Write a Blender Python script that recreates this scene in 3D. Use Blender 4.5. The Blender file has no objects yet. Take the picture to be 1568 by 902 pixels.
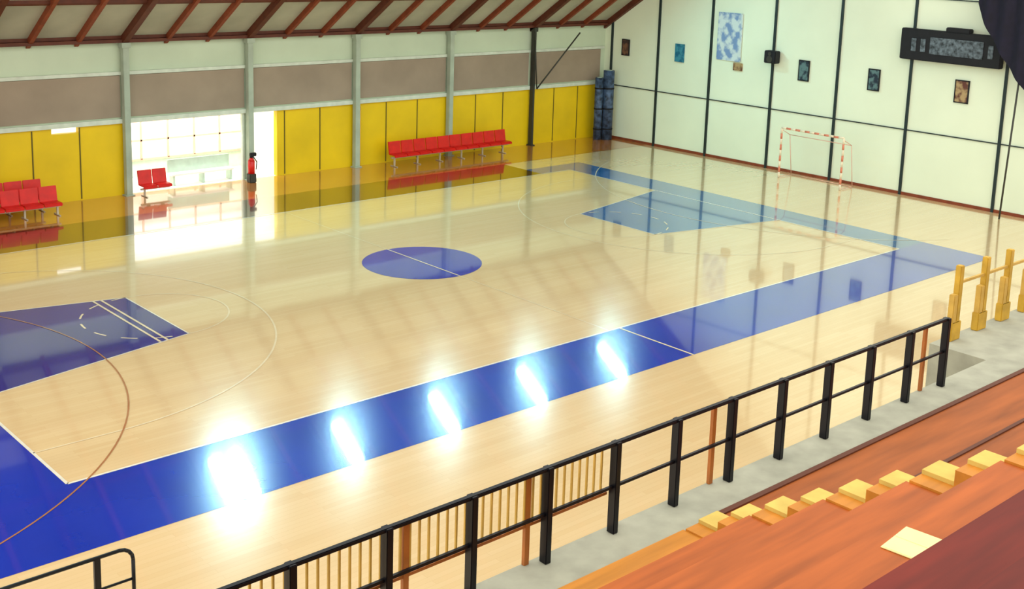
import bpy, bmesh, math, random
from mathutils import Vector, Matrix
random.seed(4)
sc=bpy.context.scene
try:
    sc.view_settings.view_transform='Standard'; sc.view_settings.look='None'
    sc.view_settings.exposure=0; sc.view_settings.gamma=1
except Exception: pass

# ------------------------------------------------------------ materials
def s2l(c):
    return tuple(((v/255)/12.92 if v/255<=.04045 else ((v/255+.055)/1.055)**2.4) for v in c)+(1,)
def mat(name,rgb,rough=.6,var=.08,scale=4,spec=.4,metal=0,coat=0,coat_r=.05,stretch=None,emit=None,bump=0,ior=1.5,coat_ior=1.5):
    m=bpy.data.materials.new(name);m.use_nodes=True;nt=m.node_tree;b=nt.nodes["Principled BSDF"]
    base=s2l(rgb)
    tc=nt.nodes.new("ShaderNodeTexCoord");mp=nt.nodes.new("ShaderNodeMapping")
    if stretch: mp.inputs["Scale"].default_value=stretch
    nz=nt.nodes.new("ShaderNodeTexNoise");nz.inputs["Scale"].default_value=scale;nz.inputs["Detail"].default_value=4
    cr=nt.nodes.new("ShaderNodeValToRGB")
    cr.color_ramp.elements[0].position=.3;cr.color_ramp.elements[1].position=.7
    cr.color_ramp.elements[0].color=tuple(max(0,v*(1-var)) for v in base[:3])+(1,)
    cr.color_ramp.elements[1].color=tuple(min(1,v*(1+var)) for v in base[:3])+(1,)
    nt.links.new(tc.outputs["Object"],mp.inputs[0]);nt.links.new(mp.outputs[0],nz.inputs["Vector"])
    nt.links.new(nz.outputs["Fac"],cr.inputs[0]);nt.links.new(cr.outputs[0],b.inputs["Base Color"])
    b.inputs["Roughness"].default_value=rough;b.inputs["Specular IOR Level"].default_value=spec
    b.inputs["Metallic"].default_value=metal;b.inputs["IOR"].default_value=ior
    b.inputs["Coat Weight"].default_value=coat;b.inputs["Coat Roughness"].default_value=coat_r
    b.inputs["Coat IOR"].default_value=coat_ior
    if emit:
        b.inputs["Emission Color"].default_value=s2l(emit[0]);b.inputs["Emission Strength"].default_value=emit[1]
    if bump:
        bp=nt.nodes.new("ShaderNodeBump");bp.inputs["Strength"].default_value=bump;bp.inputs["Distance"].default_value=.02
        nt.links.new(nz.outputs["Fac"],bp.inputs["Height"]);nt.links.new(bp.outputs[0],b.inputs["Normal"])
    return m
FL=dict(rough=.2,spec=.8,coat=1,coat_r=.045,coat_ior=2.1)
def wood_floor(name,c1,c2,c3,rowh=.12,brick=2.4,**k):
    m=mat(name,c1,**k);nt=m.node_tree;b=nt.nodes["Principled BSDF"]
    tc=nt.nodes.new("ShaderNodeTexCoord")
    br=nt.nodes.new("ShaderNodeTexBrick");br.inputs["Scale"].default_value=1
    br.inputs["Brick Width"].default_value=brick;br.inputs["Row Height"].default_value=rowh
    br.inputs["Mortar Size"].default_value=.002;br.inputs["Color1"].default_value=s2l(c1)
    br.inputs["Color2"].default_value=s2l(c2);br.inputs["Mortar"].default_value=s2l(c3)
    nt.links.new(tc.outputs["Object"],br.inputs["Vector"])
    mp=nt.nodes.new("ShaderNodeMapping");mp.inputs["Scale"].default_value=(.25,1.2,1)
    nz=nt.nodes.new("ShaderNodeTexNoise");nz.inputs["Scale"].default_value=.8;nz.inputs["Detail"].default_value=4
    nt.links.new(tc.outputs["Object"],mp.inputs[0]);nt.links.new(mp.outputs[0],nz.inputs["Vector"])
    cr=nt.nodes.new("ShaderNodeValToRGB");cr.color_ramp.elements[0].position=.3;cr.color_ramp.elements[1].position=.7
    cr.color_ramp.elements[0].color=(.94,.93,.9,1);cr.color_ramp.elements[1].color=(1,1,1,1)
    nt.links.new(nz.outputs["Fac"],cr.inputs[0])
    mx=nt.nodes.new("ShaderNodeMixRGB");mx.blend_type='MULTIPLY';mx.inputs[0].default_value=1
    nt.links.new(br.outputs["Color"],mx.inputs[1]);nt.links.new(cr.outputs[0],mx.inputs[2])
    nt.links.new(mx.outputs[0],b.inputs["Base Color"])
    return m
def emis(name,rgb,st):
    m=bpy.data.materials.new(name);m.use_nodes=True;nt=m.node_tree;nt.nodes.clear()
    e=nt.nodes.new("ShaderNodeEmission");e.inputs[0].default_value=s2l(rgb);e.inputs[1].default_value=st
    o=nt.nodes.new("ShaderNodeOutputMaterial");nt.links.new(e.outputs[0],o.inputs[0]);return m

M=dict(
 floor=wood_floor("maple_floor",(234,204,154),(230,198,146),(216,184,130),**FL),
 runoff=wood_floor("orange_runoff_floor",(204,130,54),(194,118,46),(150,90,40),**FL),
 blue=mat("blue_court_paint",(6,50,172),var=.12,scale=.5,**FL),
 fblue=mat("court_blue_wall_reflection",(24,98,160),var=.12,scale=.5,**FL),  # court blue, lightened partly by an end wall reflection put into the colour
 navy=mat("navy_key_paint",(14,28,132),var=.12,scale=.5,**FL),
 brown=mat("blue_border_wall_reflection",(58,24,8),var=.3,scale=.4,**FL),  # blue border with the yellow wall's reflection painted in as dark brown
 line=mat("white_line_paint",(240,235,215),**FL),
 tline=mat("thin_faded_line_paint",(240,222,182),**FL),
 hline=mat("brown_line_paint",(176,118,76),**FL),
 endwall=mat("cream_green_wall_paint",(228,238,210),rough=.7,var=.05,scale=.3),
 rib=mat("dark_green_rib",(26,42,42),rough=.5),
 yellow=mat("yellow_panel",(226,190,4),rough=.5,var=.1,scale=.6),
 yseam=mat("olive_seam",(96,84,20),rough=.6),
 grey=mat("mauve_grey_panel",(152,136,116),rough=.8,var=.1,scale=.8),
 beam=mat("pale_beam_paint",(194,208,180),rough=.7,var=.06,scale=.5),
 trim=mat("white_trim",(204,212,194),rough=.6),
 column=mat("column_paint",(164,176,156),rough=.5,var=.15,scale=1.5),
 dcol=mat("dark_steel",(52,52,44),rough=.5),
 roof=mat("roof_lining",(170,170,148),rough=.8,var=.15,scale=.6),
 uroof=mat("upper_roof_lining_darkened",(74,66,54),rough=.85,var=.15,scale=.6),  # upper lining darkened in colour so the floor reflects a dark roof
 rafter=mat("red_brown_rafter",(128,58,28),rough=.6,var=.2),
 drafter=mat("dark_brown_beam",(88,40,20),rough=.6,var=.2),
 red=mat("red_plastic",(206,22,12),rough=.35,var=.12),
 steel=mat("pale_steel",(190,180,160),rough=.4,metal=.3),
 white=mat("bright_white",(245,245,238),rough=.6,var=.03),
 pink=mat("faded_pink_frame",(222,174,150),rough=.6),
 gpost=mat("faded_cream_frame",(236,222,192),rough=.6),
 gred=mat("faded_red_stripe",(216,130,100),rough=.6),
 black=mat("black_railing_paint",(12,12,18),rough=.35,spec=.25),
 concrete=mat("concrete",(158,158,140),rough=.85,var=.15,scale=3,bump=.2),
 owood=mat("orange_varnished_wood",(166,84,28),rough=.5,var=.24,scale=1.5,stretch=(.5,5,5),spec=.2),
 pwood=mat("brown_orange_platform_wood",(150,80,32),rough=.5,var=.28,scale=1.2,stretch=(.5,4,4),spec=.2),
 owood2=mat("amber_varnished_wood",(190,124,44),rough=.5,var=.18,scale=1.5,stretch=(.5,5,5),spec=.2),
 dwood=mat("dark_red_wood",(104,28,14),rough=.55,var=.3,scale=1.5,stretch=(.5,5,5),spec=.2),
 edge=mat("dark_tread_edge",(88,42,18),rough=.6),
 cream=mat("cream_step_paint",(204,176,92),rough=.7,var=.14,spec=.2),
 brw=mat("brown_wood_post",(164,96,38),rough=.5,var=.15),
 tan=mat("tan_wood_slats",(194,156,68),rough=.5,var=.15),
 post=mat("yellow_wood_post",(192,152,44),rough=.5,var=.2),
 blackm=mat("black_matte",(18,18,22),rough=.7,var=.2),
 curtain=mat("dark_navy_curtain",(16,14,34),rough=.8,var=.3),
 grn=mat("pale_green_metal",(190,208,190),rough=.5),
 lamp=emis("floodlight_lens",(180,246,255),110),
 digit=mat("scoreboard_panel_grey",(80,90,96),rough=.4,var=.95,scale=7),
 paper=mat("cream_paper",(250,228,160),rough=.7),
 mats=mat("blue_grey_mat_vinyl",(58,76,100),rough=.5,var=.8,scale=5),
 hood=mat("grey_lamp_housing",(120,122,120),rough=.4,metal=.5),
)
def poster(name,a,b,sc_):
    m=mat(name,a,rough=.5);nt=m.node_tree
    n=[x for x in nt.nodes if x.type=='TEX_NOISE'][0];n.inputs["Scale"].default_value=sc_
    c=[x for x in nt.nodes if x.type=='VALTORGB'][0]
    c.color_ramp.elements[0].position=.42;c.color_ramp.elements[1].position=.56
    c.color_ramp.elements[0].color=s2l(a);c.color_ramp.elements[1].color=s2l(b);return m
M['p_brown']=poster("poster_brown",(60,40,36),(120,84,60),4)
M['p_blue']=poster("poster_blue",(20,100,130),(60,140,160),4)
M['p_dark']=poster("poster_dark",(26,40,54),(90,120,120),4)
M['p_draw']=poster("poster_drawing",(120,150,190),(208,222,220),2.6)
M['p_tan']=poster("poster_tan",(96,52,40),(176,150,104),3)

# ------------------------------------------------------------ mesh builder
class MB:
    def __init__(s): s.bm=bmesh.new();s.mats=[]
    def mi(s,m):
        if m not in s.mats:s.mats.append(m)
        return s.mats.index(m)
    def poly(s,vs,m):
        f=s.bm.faces.new([s.bm.verts.new(v) for v in vs]);f.material_index=s.mi(m);return f
    def box(s,x0,x1,y0,y1,z0,z1,m,T=None,bev=0):
        r=bmesh.ops.create_cube(s.bm,size=1)
        vs=r['verts']
        for v in vs:
            v.co=Vector(((x0+x1)/2+v.co.x*(x1-x0),(y0+y1)/2+v.co.y*(y1-y0),(z0+z1)/2+v.co.z*(z1-z0)))
            if T: v.co=T@v.co
        i=s.mi(m)
        fs=set(f for v in vs for f in v.link_faces)
        for f in fs:f.material_index=i
        if bev:
            es=set(e for f in fs for e in f.edges)
            bmesh.ops.bevel(s.bm,geom=list(es),offset=bev,segments=2,affect='EDGES',material=-1)
    def cyl(s,p1,p2,r,m,n=14,r2=None,cap=True):
        p1=Vector(p1);p2=Vector(p2);d=p2-p1
        T=Matrix.Translation((p1+p2)/2)@d.to_track_quat('Z','Y').to_matrix().to_4x4()
        o=bmesh.ops.create_cone(s.bm,cap_ends=cap,segments=n,radius1=r,radius2=r if r2 is None else r2,depth=d.length,matrix=T)
        i=s.mi(m)
        for f in set(f for v in o['verts'] for f in v.link_faces):
            f.material_index=i;f.smooth=len(f.verts)==4
    def tube(s,pts,r,m,n=10):
        for a,b in zip(pts,pts[1:]): s.cyl(a,b,r,m,n)
        for p in pts[1:-1]:
            o=bmesh.ops.create_uvsphere(s.bm,u_segments=n,v_segments=6,radius=r,matrix=Matrix.Translation(p))
            i=s.mi(m)
            for f in set(f for v in o['verts'] for f in v.link_faces): f.material_index=i
    def build(s,name):
        me=bpy.data.meshes.new(name);s.bm.normal_update();s.bm.to_mesh(me);s.bm.free()
        for m in s.mats: me.materials.append(M[m])
        o=bpy.data.objects.new(name,me);bpy.context.collection.objects.link(o);return o

FY=13.4          # far wall plane
def ex(y): return 21.72-.032*y
ZE=5.66;SL=.66    # eave height, roof slope
BAY=4.9;COLS=[-3.25+BAY*i for i in range(-3,5)]+[21.1]
def roofz(y): return ZE+SL*(FY-y)

# ------------------------------------------------------------ floor
b=MB();b.poly([(-30,-20.1,0),(24,-20.1,0),(24,FY+.1,0),(-30,FY+.1,0)],'floor');b.build("floor")

L,W,K=13.81,7.87,5.36
b=MB();z=.003
def rect(x0,x1,y0,y1,m,zz=None):
    zz=z if zz is None else zz
    b.poly([(x0,y0,zz),(x1,y0,zz),(x1,y1,zz),(x0,y1,zz)],m)
rect(-18,21.25,10.3,FY-.01,'runoff')
rect(-18,12.2,W,10.3,'brown')  # far border, wall reflection painted into its colour
OY=-10.35;OXR=15.35;OXL=-18.5
rect(OXL,OXR,OY,-W,'blue')
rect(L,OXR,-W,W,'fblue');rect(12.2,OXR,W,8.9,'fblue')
rect(OXL,-L,-W,W,'blue')
b.poly([(-L,-3,z),(-L+K,-1.8,z),(-L+K,1.8,z),(-L,3,z)],'navy')
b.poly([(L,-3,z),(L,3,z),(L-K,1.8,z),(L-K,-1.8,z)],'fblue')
b.poly([(1.8*math.cos(t*math.pi/32),1.8*math.sin(t*math.pi/32),z) for t in range(64)],'blue')
z=.006
def seg(p,q,w,m,zz=.006):
    p=Vector(p);q=Vector(q);d=(q-p).normalized();n=Vector((-d.y,d.x))*w/2
    b.poly([(p.x-n.x,p.y-n.y,zz),(q.x-n.x,q.y-n.y,zz),(q.x+n.x,q.y+n.y,zz),(p.x+n.x,p.y+n.y,zz)],m)
def arc(c,r,a0,a1,w,m,n=48,zz=.006,dash=False):
    for i in range(n):
        if dash and (i//3)%2: continue
        t0=a0+(a1-a0)*i/n;t1=a0+(a1-a0)*(i+1)/n
        b.poly([(c[0]+(r-w/2)*math.cos(t0),c[1]+(r-w/2)*math.sin(t0),zz),(c[0]+(r+w/2)*math.cos(t0),c[1]+(r+w/2)*math.sin(t0),zz),
                (c[0]+(r+w/2)*math.cos(t1),c[1]+(r+w/2)*math.sin(t1),zz),(c[0]+(r-w/2)*math.cos(t1),c[1]+(r-w/2)*math.sin(t1),zz)],m)
for sy in(-1,1): seg((-L,sy*W),(L,sy*W),.06,'line')
for sx in(-1,1): seg((sx*L,-W),(sx*L,W),.06,'line')
seg((0,-W),(0,W),.035,'tline');seg((0,-1.8),(0,1.8),.05,'tline',.008)
for sx in(-1,1):
    xf=sx*(L-K)
    seg((sx*L,-3),(xf,-1.8),.04,'line');seg((sx*L,3),(xf,1.8),.04,'line');seg((xf,-1.8),(xf,1.8),.04,'line')
    c=0 if sx<0 else math.pi
    arc((xf,0),1.8,c-math.pi/2,c+math.pi/2,.04,'tline')
    arc((xf,0),1.8,c+math.pi/2,c+1.5*math.pi,.05,'tline',42,dash=True)
    hx=sx*(L-1.575)
    arc((hx,0),6.25,c-math.pi/2,c+math.pi/2,.045,'tline',72)
    for s_ in(-1,1): seg((hx,s_*6.25),(sx*L,s_*6.25),.04,'tline')
for dx in(.6,.8): seg((-L+K-dx,-1.95),(-L+K-dx,1.95),.06,'tline',.008)
seg((.35,-W),(.35,OY),.06,'tline',.008)
arc((-19.3,-1.6),8.6,-math.pi/2+.1,math.pi/2-.1,.035,'hline',72,.009)
arc((20.2,0),9,math.pi-1.15,math.pi+1.15,.04,'tline',60,.009)
b.build("basketball_court_markings")

# ------------------------------------------------------------ far wall
b=MB()
T=.25
b.box(-18.2,21.3,FY,FY+T,2.62,roofz(FY)+.1,'beam')
def solid(x0,x1,z0,z1): b.box(x0,x1,FY,FY+T,z0,z1,'yellow')
solid(-18.2,-5.85,0,2.62);solid(-5.85,-4.9,0,2.42);solid(-4.9,-3.1,0,2.62)
b.box(1.5,1.85,FY,FY+T,0,2.62,'beam');solid(2.95,6.68,0,2.62);solid(6.92,21.3,0,2.62);solid(6.68,6.92,2.5,2.62)
b.build("wall_far")
b=MB()
for i in range(len(COLS)-1):
    x0,x1=COLS[i],COLS[i+1]
    b.box(x0+.14,x1-.14,FY-.05,FY,2.86,4.36,'grey')
    for f in (1/3,2/3):
        xx=x0+(x1-x0)*f
        if not(-3.2<xx<2.9): b.box(xx-.02,xx+.02,FY-.02,FY,.05,2.6,'yseam')
b.box(-18.2,21.2,FY-.1,FY,2.64,2.8,'trim')
b.box(-18.2,21.2,FY-.08,FY,4.38,4.5,'trim')
b.box(-18.2,21.2,FY-.3,FY,5.54,5.66,'drafter')
b.box(-3.1,-3.02,FY-.03,FY+.1,0,2.62,'trim');b.box(1.42,1.5,FY-.03,FY+.1,0,2.62,'trim')
b.build("trim_1")
for i,x in enumerate(COLS[:-1]):
    if not(-14<x<22): continue
    b=MB();m='dcol' if i==7 else 'column'
    w=.11 if i!=7 else .06
    b.box(x-w,x+w,FY-.32,FY-.08,0.04,5.54,m,bev=.01)
    b.box(x-w-.06,x+w+.06,FY-.38,FY-.04,0.007,.04,m);b.box(x-w-.05,x+w+.05,FY-.36,FY-.04,5.36,5.54,m)
    if i==7:
        b.cyl((x+.1,FY-.4,2.7),(x+2.3,FY-.9,5.3),.035,m);b.cyl((x+.1,FY-.4,2.7),(x-.1,FY-.4,5.0),.03,m)
    b.build("wall_column")

# daylight courtyard behind the doors
b=MB()
b.box(-6.5,8.5,16.2,16.4,0,3.0,'white');b.box(-6.5,-6.3,FY+T,16.2,0,3,'white');b.box(8.3,8.5,FY+T,16.2,0,3,'white')
b.box(-6.5,8.5,FY+.1,16.4,-.1,0,'white')
b.build("wall_courtyard")
b=MB()
for x in(-2.6,-1.5,-.4,.7,1.8,2.9): b.box(x-.035,x+.035,15.9,15.95,.7,2.2,'pink')
for zz in(.7,1.45,2.2): b.box(-2.6,2.93,15.9,15.95,zz-.035,zz+.035,'pink')
b.box(-2.6,2.93,15.97,16.1,0.0,.7,'grn')
b.build("window_1")
b=MB()
b.box(-1.3,1.25,13.75,14.2,.38,.46,'white',bev=.01);b.box(-1.3,1.25,14.15,14.2,.46,.95,'grn')
for x in(-1.2,0,1.15): b.box(x-.04,x+.04,13.8,14.15,0.002,.38,'grn')
b.build("white_bench")

# ------------------------------------------------------------ roof
b=MB()
y1=-1.5
def rb(x0,x1,ya,yb,da,db,m):
    P=[]
    for x in(x0,x1):
        for y in(ya,yb):
            for d in(da,db): P.append((x,y,roofz(y)-d))
    v=[b.bm.verts.new(p) for p in P];i=b.mi(m)
    for f in((0,1,3,2),(4,6,7,5),(0,4,5,1),(2,3,7,6),(0,2,6,4),(1,5,7,3)):
        b.bm.faces.new([v[k] for k in f]).material_index=i
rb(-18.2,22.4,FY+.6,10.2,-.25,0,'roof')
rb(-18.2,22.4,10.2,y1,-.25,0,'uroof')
b.build("ceiling")
b=MB()
for k in range(0,26):
    x=COLS[0]+k*BAY/3
    if x>21.3:break
    main=k%3==0
    if main: rb(x-.11,x+.11,FY-.02,y1,.002,.32,'drafter')
    else: rb(x-.07,x+.07,FY-.02,y1,.002,.24,'rafter')
for y in(13.25,11.1,8.9,6.5,4,1.5): rb(-18,21.2,y+.05,y-.05,.002,.12,'drafter')
b.build("roof_rafters")

# ------------------------------------------------------------ end wall
b=MB()
pts=[(-24,0),(FY,0),(FY,roofz(FY)),(y1,roofz(y1)),(-24,roofz(y1))]
fr=[(ex(y),y,zz) for y,zz in pts];bk=[(ex(y)+.3,y,zz) for y,zz in pts]
b.poly(fr,'endwall');b.poly(bk[::-1],'endwall')
for i in range(5):
    j=(i+1)%5;b.poly([fr[i],bk[i],bk[j],fr[j]],'endwall')
b.build("wall_right")
b=MB()
for y in(12.9,9.95,6.85,3.45,.2,-3.1,-7.0,-10.4,-13.7,-17):
    x=ex(y);b.box(x-.07,x-.005,y-.055,y+.055,.0,roofz(max(y,y1))-.1,'rib')
ang=math.atan(.032)
T_=Matrix.Translation((ex(0),0,0))@Matrix.Rotation(ang,4,'Z')
b.box(-.05,-.004,-17,13,2.63,2.67,'rib',T_)
b.box(-.05,-.004,-17,9,7.9,7.94,'rib',T_)
b.build("trim_2")
b=MB()
b.box(-.04,-.003,-23,13.2,0,.12,'rafter',T_);b.build("baseboard_right")

def wallflat(name,y,z0,w,h,m,frame='blackm',d=.05):
    b=MB();x=ex(y)
    b.box(x-d,x-.006,y-w/2,y+w/2,z0-h/2,z0+h/2,m)
    for s in(-1,1):
        b.box(x-d-.015,x-.006,y+s*w/2-.02,y+s*w/2+.02,z0-h/2-.02,z0+h/2+.02,frame)
        b.box(x-d-.015,x-.006,y-w/2,y+w/2,z0+s*h/2-.02,z0+s*h/2+.02,frame)
    return b.build(name)
wallflat("wall_poster",12.0,4.55,.45,.75,'p_brown')
wallflat("wall_poster",8.65,4.6,.5,.8,'p_blue','p_blue')
wallflat("wall_poster",5.85,5.6,1.3,2.1,'p_draw','p_draw')
wallflat("wall_poster",5.3,4.3,.45,.3,'p_tan','p_tan')
wallflat("wall_poster",1.85,4.5,.5,.85,'p_dark')
wallflat("wall_poster",-1.5,4.48,.5,.85,'p_dark')
wallflat("wall_poster",-5.3,4.45,.55,.85,'p_tan')
b=MB();x=ex(3.35)
b.box(x-.45,x-.08,3.05,3.65,4.68,5.22,'blackm',bev=.03);b.cyl((x-.47,3.35,4.86),(x-.44,3.35,4.86),.15,'dcol');b.cyl((x-.47,3.35,5.09),(x-.44,3.35,5.09),.08,'dcol')
b.box(x-.1,x,3.28,3.42,4.85,5.05,'dcol');b.build("wall_loudspeaker")
b=MB();x=ex(-4.8)
b.box(x-.4,x-.1,-6.9,-2.7,5.5,6.72,'blackm',bev=.03)
b.box(x-.42,x-.12,-5.6,-4.6,6.7,6.88,'blackm',bev=.03)
b.box(x-.43,x-.39,-6.2,-4.0,5.8,6.45,'digit')
for yy in(-3.3,-3.7,-6.5): b.box(x-.43,x-.39,yy-.1,yy+.1,5.85,6.35,'digit')
for yy in(-6.2,-3.4): b.box(x-.12,x,yy-.1,yy+.1,5.9,6.4,'dcol')
b.build("scoreboard")
# handball goal
b=MB();gx=20.3
def stripe(p,q,r,n):
    p=Vector(p);q=Vector(q)
    for i in range(n): b.cyl(p+(q-p)*i/n,p+(q-p)*(i+1)/n,r,'gred' if i%2 else 'gpost',10)
for y in(1.8,-1.25):
    stripe((gx,y,0.005),(gx,y,2.15),.045,9)
    b.tube([(gx,y,2.08),(gx+.6,y,1.8),(gx+.9,y,.04),(gx,y,.04)],.015,'pink')
stripe((gx,1.8,2.15),(gx,-1.25,2.15),.045,13);b.cyl((gx+.9,1.8,.04),(gx+.9,-1.25,.04),.015,'pink');b.cyl((gx+.6,1.8,1.8),(gx+.6,-1.25,1.8),.015,'pink')
b.build("handball_goal")
# gathered dark curtain with cord
b=MB()
def cb(y):
    t=min(1,max(0,(-6.05-y)/2.2));return 7.9-3.1*(t**.8)
ny,nz=90,14;g=[]
for i in range(ny+1):
    y=-6.05-9*i/ny;row=[]
    for j in range(nz+1):
        zb=cb(y);zz=zb+(13-zb)*j/nz
        row.append(b.bm.verts.new((20.95+.07*math.sin(y*9)+.02*math.sin(j+y),y,zz)))
    g.append(row)
i_=b.mi('curtain')
for i in range(ny):
    for j in range(nz):
        f=b.bm.faces.new((g[i][j],g[i+1][j],g[i+1][j+1],g[i][j+1]));f.material_index=i_;f.smooth=True
b.cyl((21,-5.8,13),(21,-15.2,13),.05,'dcol')
b.cyl((21,-7.75,0.01),(20.95,-7.95,5.2),.035,'dcol')
b.build("stage_curtain")
# rolled mats
b=MB()
for cx_,cy_,h,r in((20.75,12.5,3.4,.27),(20.3,12.7,3.05,.2)):
    b.cyl((cx_,cy_,.008),(cx_,cy_,h),r,'mats',24)
    for zz in(.5,1.5,2.5): b.cyl((cx_,cy_,zz),(cx_,cy_,zz+.07),r+.012,'blackm',24)
    b.cyl((cx_,cy_,h),(cx_,cy_,h+.02),r*.6,'grn',20)
b.build("rolled_gym_mats")

# ------------------------------------------------------------ floodlights : long reflectors hung parallel to the roof slope
sa=math.atan(SL)
def flood(x,y,zz):
    b=MB();T_=Matrix.Translation((x,y,zz))@Matrix.Rotation(-sa,4,'X')
    h=.9
    b.box(-.2,.2,-h,h,.0,.03,'lamp',T_)
    b.box(-.27,.27,-h-.06,h+.06,.035,.16,'hood',T_,bev=.02)
    for s in(-1,1):
        b.box(-.27 if s<0 else .23,-.23 if s<0 else .27,-h-.06,h+.06,-.03,.05,'hood',T_)
        p=T_@Vector((0,s*.5,.16));b.cyl(p,(p.x,p.y,roofz(p.y)-.003),.02,'dcol')
    b.build("ceiling_floodlight")
for x in(-2.75,-2.0,2.25,6.8,11.5,16.4): flood(x,7.3,9.0)

# ------------------------------------------------------------ seats
def seat_row(name,x0,n,y,pitch=.6,zs=.44):
    b=MB()
    for k in range(n):
        x=x0+k*pitch;w=pitch*.48
        b.box(x-w,x+w,y-.42,y+.02,zs-.03,zs+.02,'red',bev=.015)
        T_=Matrix.Translation((x,y,zs))@Matrix.Rotation(-.18,4,'X')
        b.box(-w,w,-.02,.03,-.02,.52,'red',T_,bev=.015)
        b.box(x-w,x+w,y-.46,y-.40,zs-.09,zs-.0,'red',bev=.012)
        b.box(x-.03,x+.03,y-.3,y-.1,zs-.12,zs-.03,'steel')
    xa,xb=x0-pitch/2,x0+(n-.5)*pitch
    b.box(xa,xb,y-.24,y-.16,zs-.16,zs-.1,'steel')
    for k in range(int((xb-xa)/1.2)+1):
        x=min(xa+.15+k*1.2,xb-.1)
        b.box(x-.03,x+.03,y-.23,y-.17,.03,zs-.13,'steel');b.box(x-.03,x+.03,y-.42,y+.05,0.012,.035,'steel')
    return b.build(name)
seat_row("red_seat_row",8.1,10,12.6,.65,.52)
seat_row("red_seat_row",-9.9,6,12.75,.62,.55)
seat_row("red_seat_row",-9.7,6,11.9,.62,.45)
seat_row("red_seat_row",-2.75,2,12.9,.55,.42)
b=MB();x,y=1.5,12.85
b.cyl((x,y,.35),(x,y,.85),.13,'red',20);b.cyl((x,y,.85),(x,y,.97),.13,'red',20,r2=.05);b.cyl((x,y,.97),(x,y,1.07),.06,'blackm')
b.box(x-.06,x+.2,y-.06,y+.06,1.02,1.16,'blackm',bev=.02);b.tube([(x+.05,y-.03,1.03),(x+.2,y-.06,.8),(x+.17,y-.05,.5)],.02,'blackm')
b.box(x-.14,x+.14,y-.14,y+.14,.008,.35,'dcol',bev=.02)
b.build("fire_extinguisher")

# ------------------------------------------------------------ spectator stand
ZW=3.88;YR=-20.2
b=MB()
b.box(-30,2.0,-20.72,-20.08,0,ZW,'concrete')
b.box(-4.75,2.0,-20.08,-19.15,0,ZW,'concrete')
b.build("concrete_walkway")
b=MB()
XA=-11.95;ST=.5;Y0=-20.78;H=.48;D=.8;Z0=ZW+.1
b.box(XA,2,-22.5,-20.73,0.0,ZW+.08,'pwood')
b.box(XA,2,-20.79,-20.72,ZW+.0,ZW+.1,'edge')
b.box(XA,2,-21.65,-21.6,ZW+.08,ZW+.1,'edge')
for k in range(1,9):
    y0=-22.5-D*(k-1);b.box(XA,2,y0-D,y0,0,ZW+.08+.3*k,'owood' if k%2 else 'pwood')
cols=['owood2','owood','owood','owood','owood']+['dwood']*6
for k in range(0,10):
    y0=Y0-D*k;zt=Z0+H*k
    b.box(-30,XA-ST,y0-D,y0,0,zt-.05,'edge' if k<5 else 'dwood')
    b.box(-30,XA-ST,y0-D+.03,y0+.03,zt-.05,zt,cols[k])
for j in range(0,19):      # stepped kerb beside the aisle
    y0=Y0-D/2*j;zt=Z0+H/2*j
    b.box(XA-.3,XA,y0-D/2-.002,y0,0,zt+.06,'cream')
    b.box(XA-ST,XA-.3,y0-D/2-.002,y0,0,zt+.02,'owood2')
b.build("spectator_stand")
b=MB();k=4;T_=Matrix.Translation((-14.25,-24.25,Z0+k*H+.003))@Matrix.Rotation(.1,4,'Z')
b.box(-.2,.2,-.17,.17,0,.006,'paper',T_);b.box(-.19,-.01,-.16,.16,.006,.009,'paper',T_);b.box(.01,.19,-.16,.16,.006,.009,'paper',T_)
b.build("paper_leaflet")

# ------------------------------------------------------------ balcony railing
b=MB();N=15;X0=-13.87-.946*6
xe=X0+.946*(N-1)
for k in range(N):
    x=X0+.946*k
    b.box(x-.035,x+.035,YR-.05,YR+.05,ZW+.003,ZW+1.0,'black',bev=.006)
b.box(X0,xe+.03,YR-.03,YR+.03,ZW+.965,ZW+1.005,'black',bev=.008)
b.box(X0,xe,YR-.015,YR+.015,ZW+.5,ZW+.53,'black')
b.build("balcony_railing")
b=MB();ys=YR+.09
for x in(-15.5,-14.05,-12.8,-11.25,-6.7): b.box(x-.03,x+.03,ys-.02,ys+.02,ZW+.003,ZW+.94,'brw')
x=X0
while x<-12.95:
    b.box(x-.009,x+.009,ys-.01,ys+.01,ZW+.42,ZW+.92,'tan');x+=.105
b.box(X0,-12.95,ys-.015,ys+.015,ZW+.40,ZW+.43,'brw')
b.build("wooden_slat_guard")
b=MB();yp=-19.27
for x in(-4.25,-3.4,-2.6,-1.8):
    b.box(x-.055,x+.055,yp-.05,yp+.05,ZW+.002,ZW+1.2,'post',bev=.01)
    b.box(x-.17,x-.055,yp-.05,yp+.05,ZW+.002,ZW+.75,'tan',bev=.01)
    b.box(x-.19,x+.1,yp-.06,yp+.06,ZW+.002,ZW+.3,'post',bev=.01)
b.box(-4.25,-1.8,yp-.02,yp+.02,ZW+.9,ZW+.94,'tan')
b.build("wooden_post_rail")
b=MB();yl=-12.4;xr=-14.62
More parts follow.
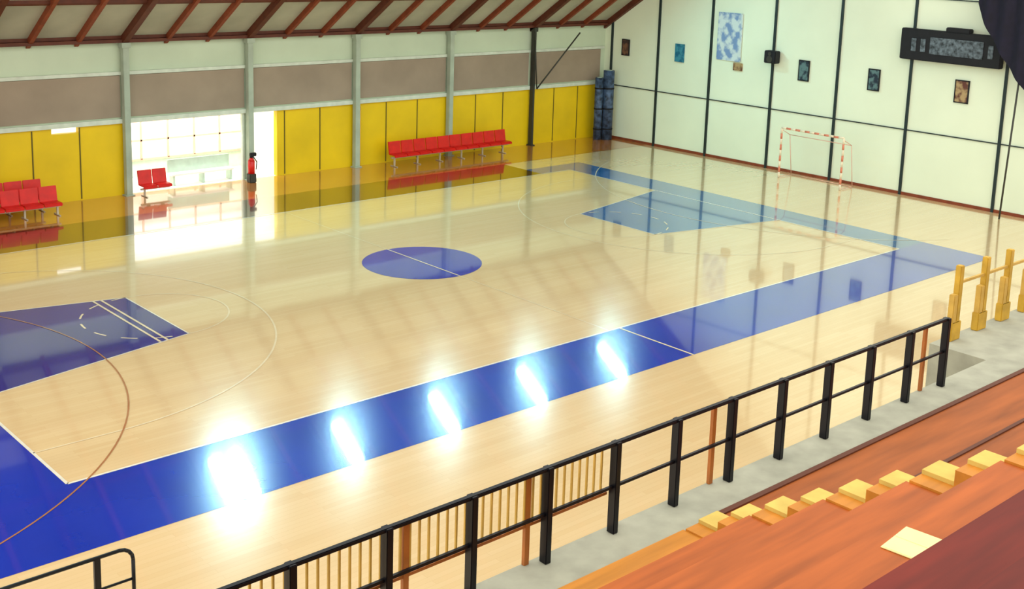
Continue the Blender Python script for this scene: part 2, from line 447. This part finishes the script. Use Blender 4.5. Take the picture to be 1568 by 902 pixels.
pts=[(-26,yl,1.0),(xr-.2,yl,1.0)]+[(xr-.2+.2*math.sin(a),yl,.8+.2*math.cos(a)) for a in(.4,.8,1.2,1.57)]+[(xr,yl,.01)]
b.tube(pts,.028,'black',12);b.tube([(-26,yl,.5),(xr,yl,.5)],.02,'black',12)
for k in range(8):
    x=-15.15-1.5*k;b.box(x-.045,x+.045,yl-.03,yl+.03,.006,1.0,'black',bev=.005)
b.build("court_railing")

# ------------------------------------------------------------ lights
w=bpy.data.worlds.new("world");sc.world=w;w.use_nodes=True
bg=w.node_tree.nodes["Background"];bg.inputs[0].default_value=(1,.965,.89,1);bg.inputs[1].default_value=2.0
def area(name,loc,tgt,sx,sy,e,col=(1,1,1)):
    l=bpy.data.lights.new(name,'AREA');l.shape='RECTANGLE';l.size=sx;l.size_y=sy;l.energy=e;l.color=col
    o=bpy.data.objects.new(name,l);bpy.context.collection.objects.link(o);o.location=loc
    o.rotation_euler=(Vector(tgt)-Vector(loc)).to_track_quat('-Z','Y').to_euler();return o
area("courtyard_fill",(0,14.3,4.2),(0,16.2,1.2),8,1,420,(1,.98,.95))  # added fill lamp to brighten the white walls, no real fixture here

# ------------------------------------------------------------ camera
cd=bpy.data.cameras.new("camera");cd.sensor_width=36;cd.sensor_fit='HORIZONTAL'
cd.lens=2254.45/1920*36;cd.shift_x=-66.84/1920;cd.shift_y=-247.7/1920;cd.clip_end=300
co=bpy.data.objects.new("camera",cd);bpy.context.collection.objects.link(co)
yaw,pitch,roll=.81391,-.18991,.03724
f=Vector((math.cos(pitch)*math.cos(yaw),math.cos(pitch)*math.sin(yaw),math.sin(pitch)))
r=f.cross(Vector((0,0,1))).normalized();u=r.cross(f)
c_,s_=math.cos(roll),math.sin(roll)
r2=c_*r+s_*u;u2=-s_*r+c_*u
mw=Matrix(((r2.x,u2.x,-f.x,-21.380),(r2.y,u2.y,-f.y,-27.978),(r2.z,u2.z,-f.z,9.941),(0,0,0,1)))
co.matrix_world=mw
sc.camera=co
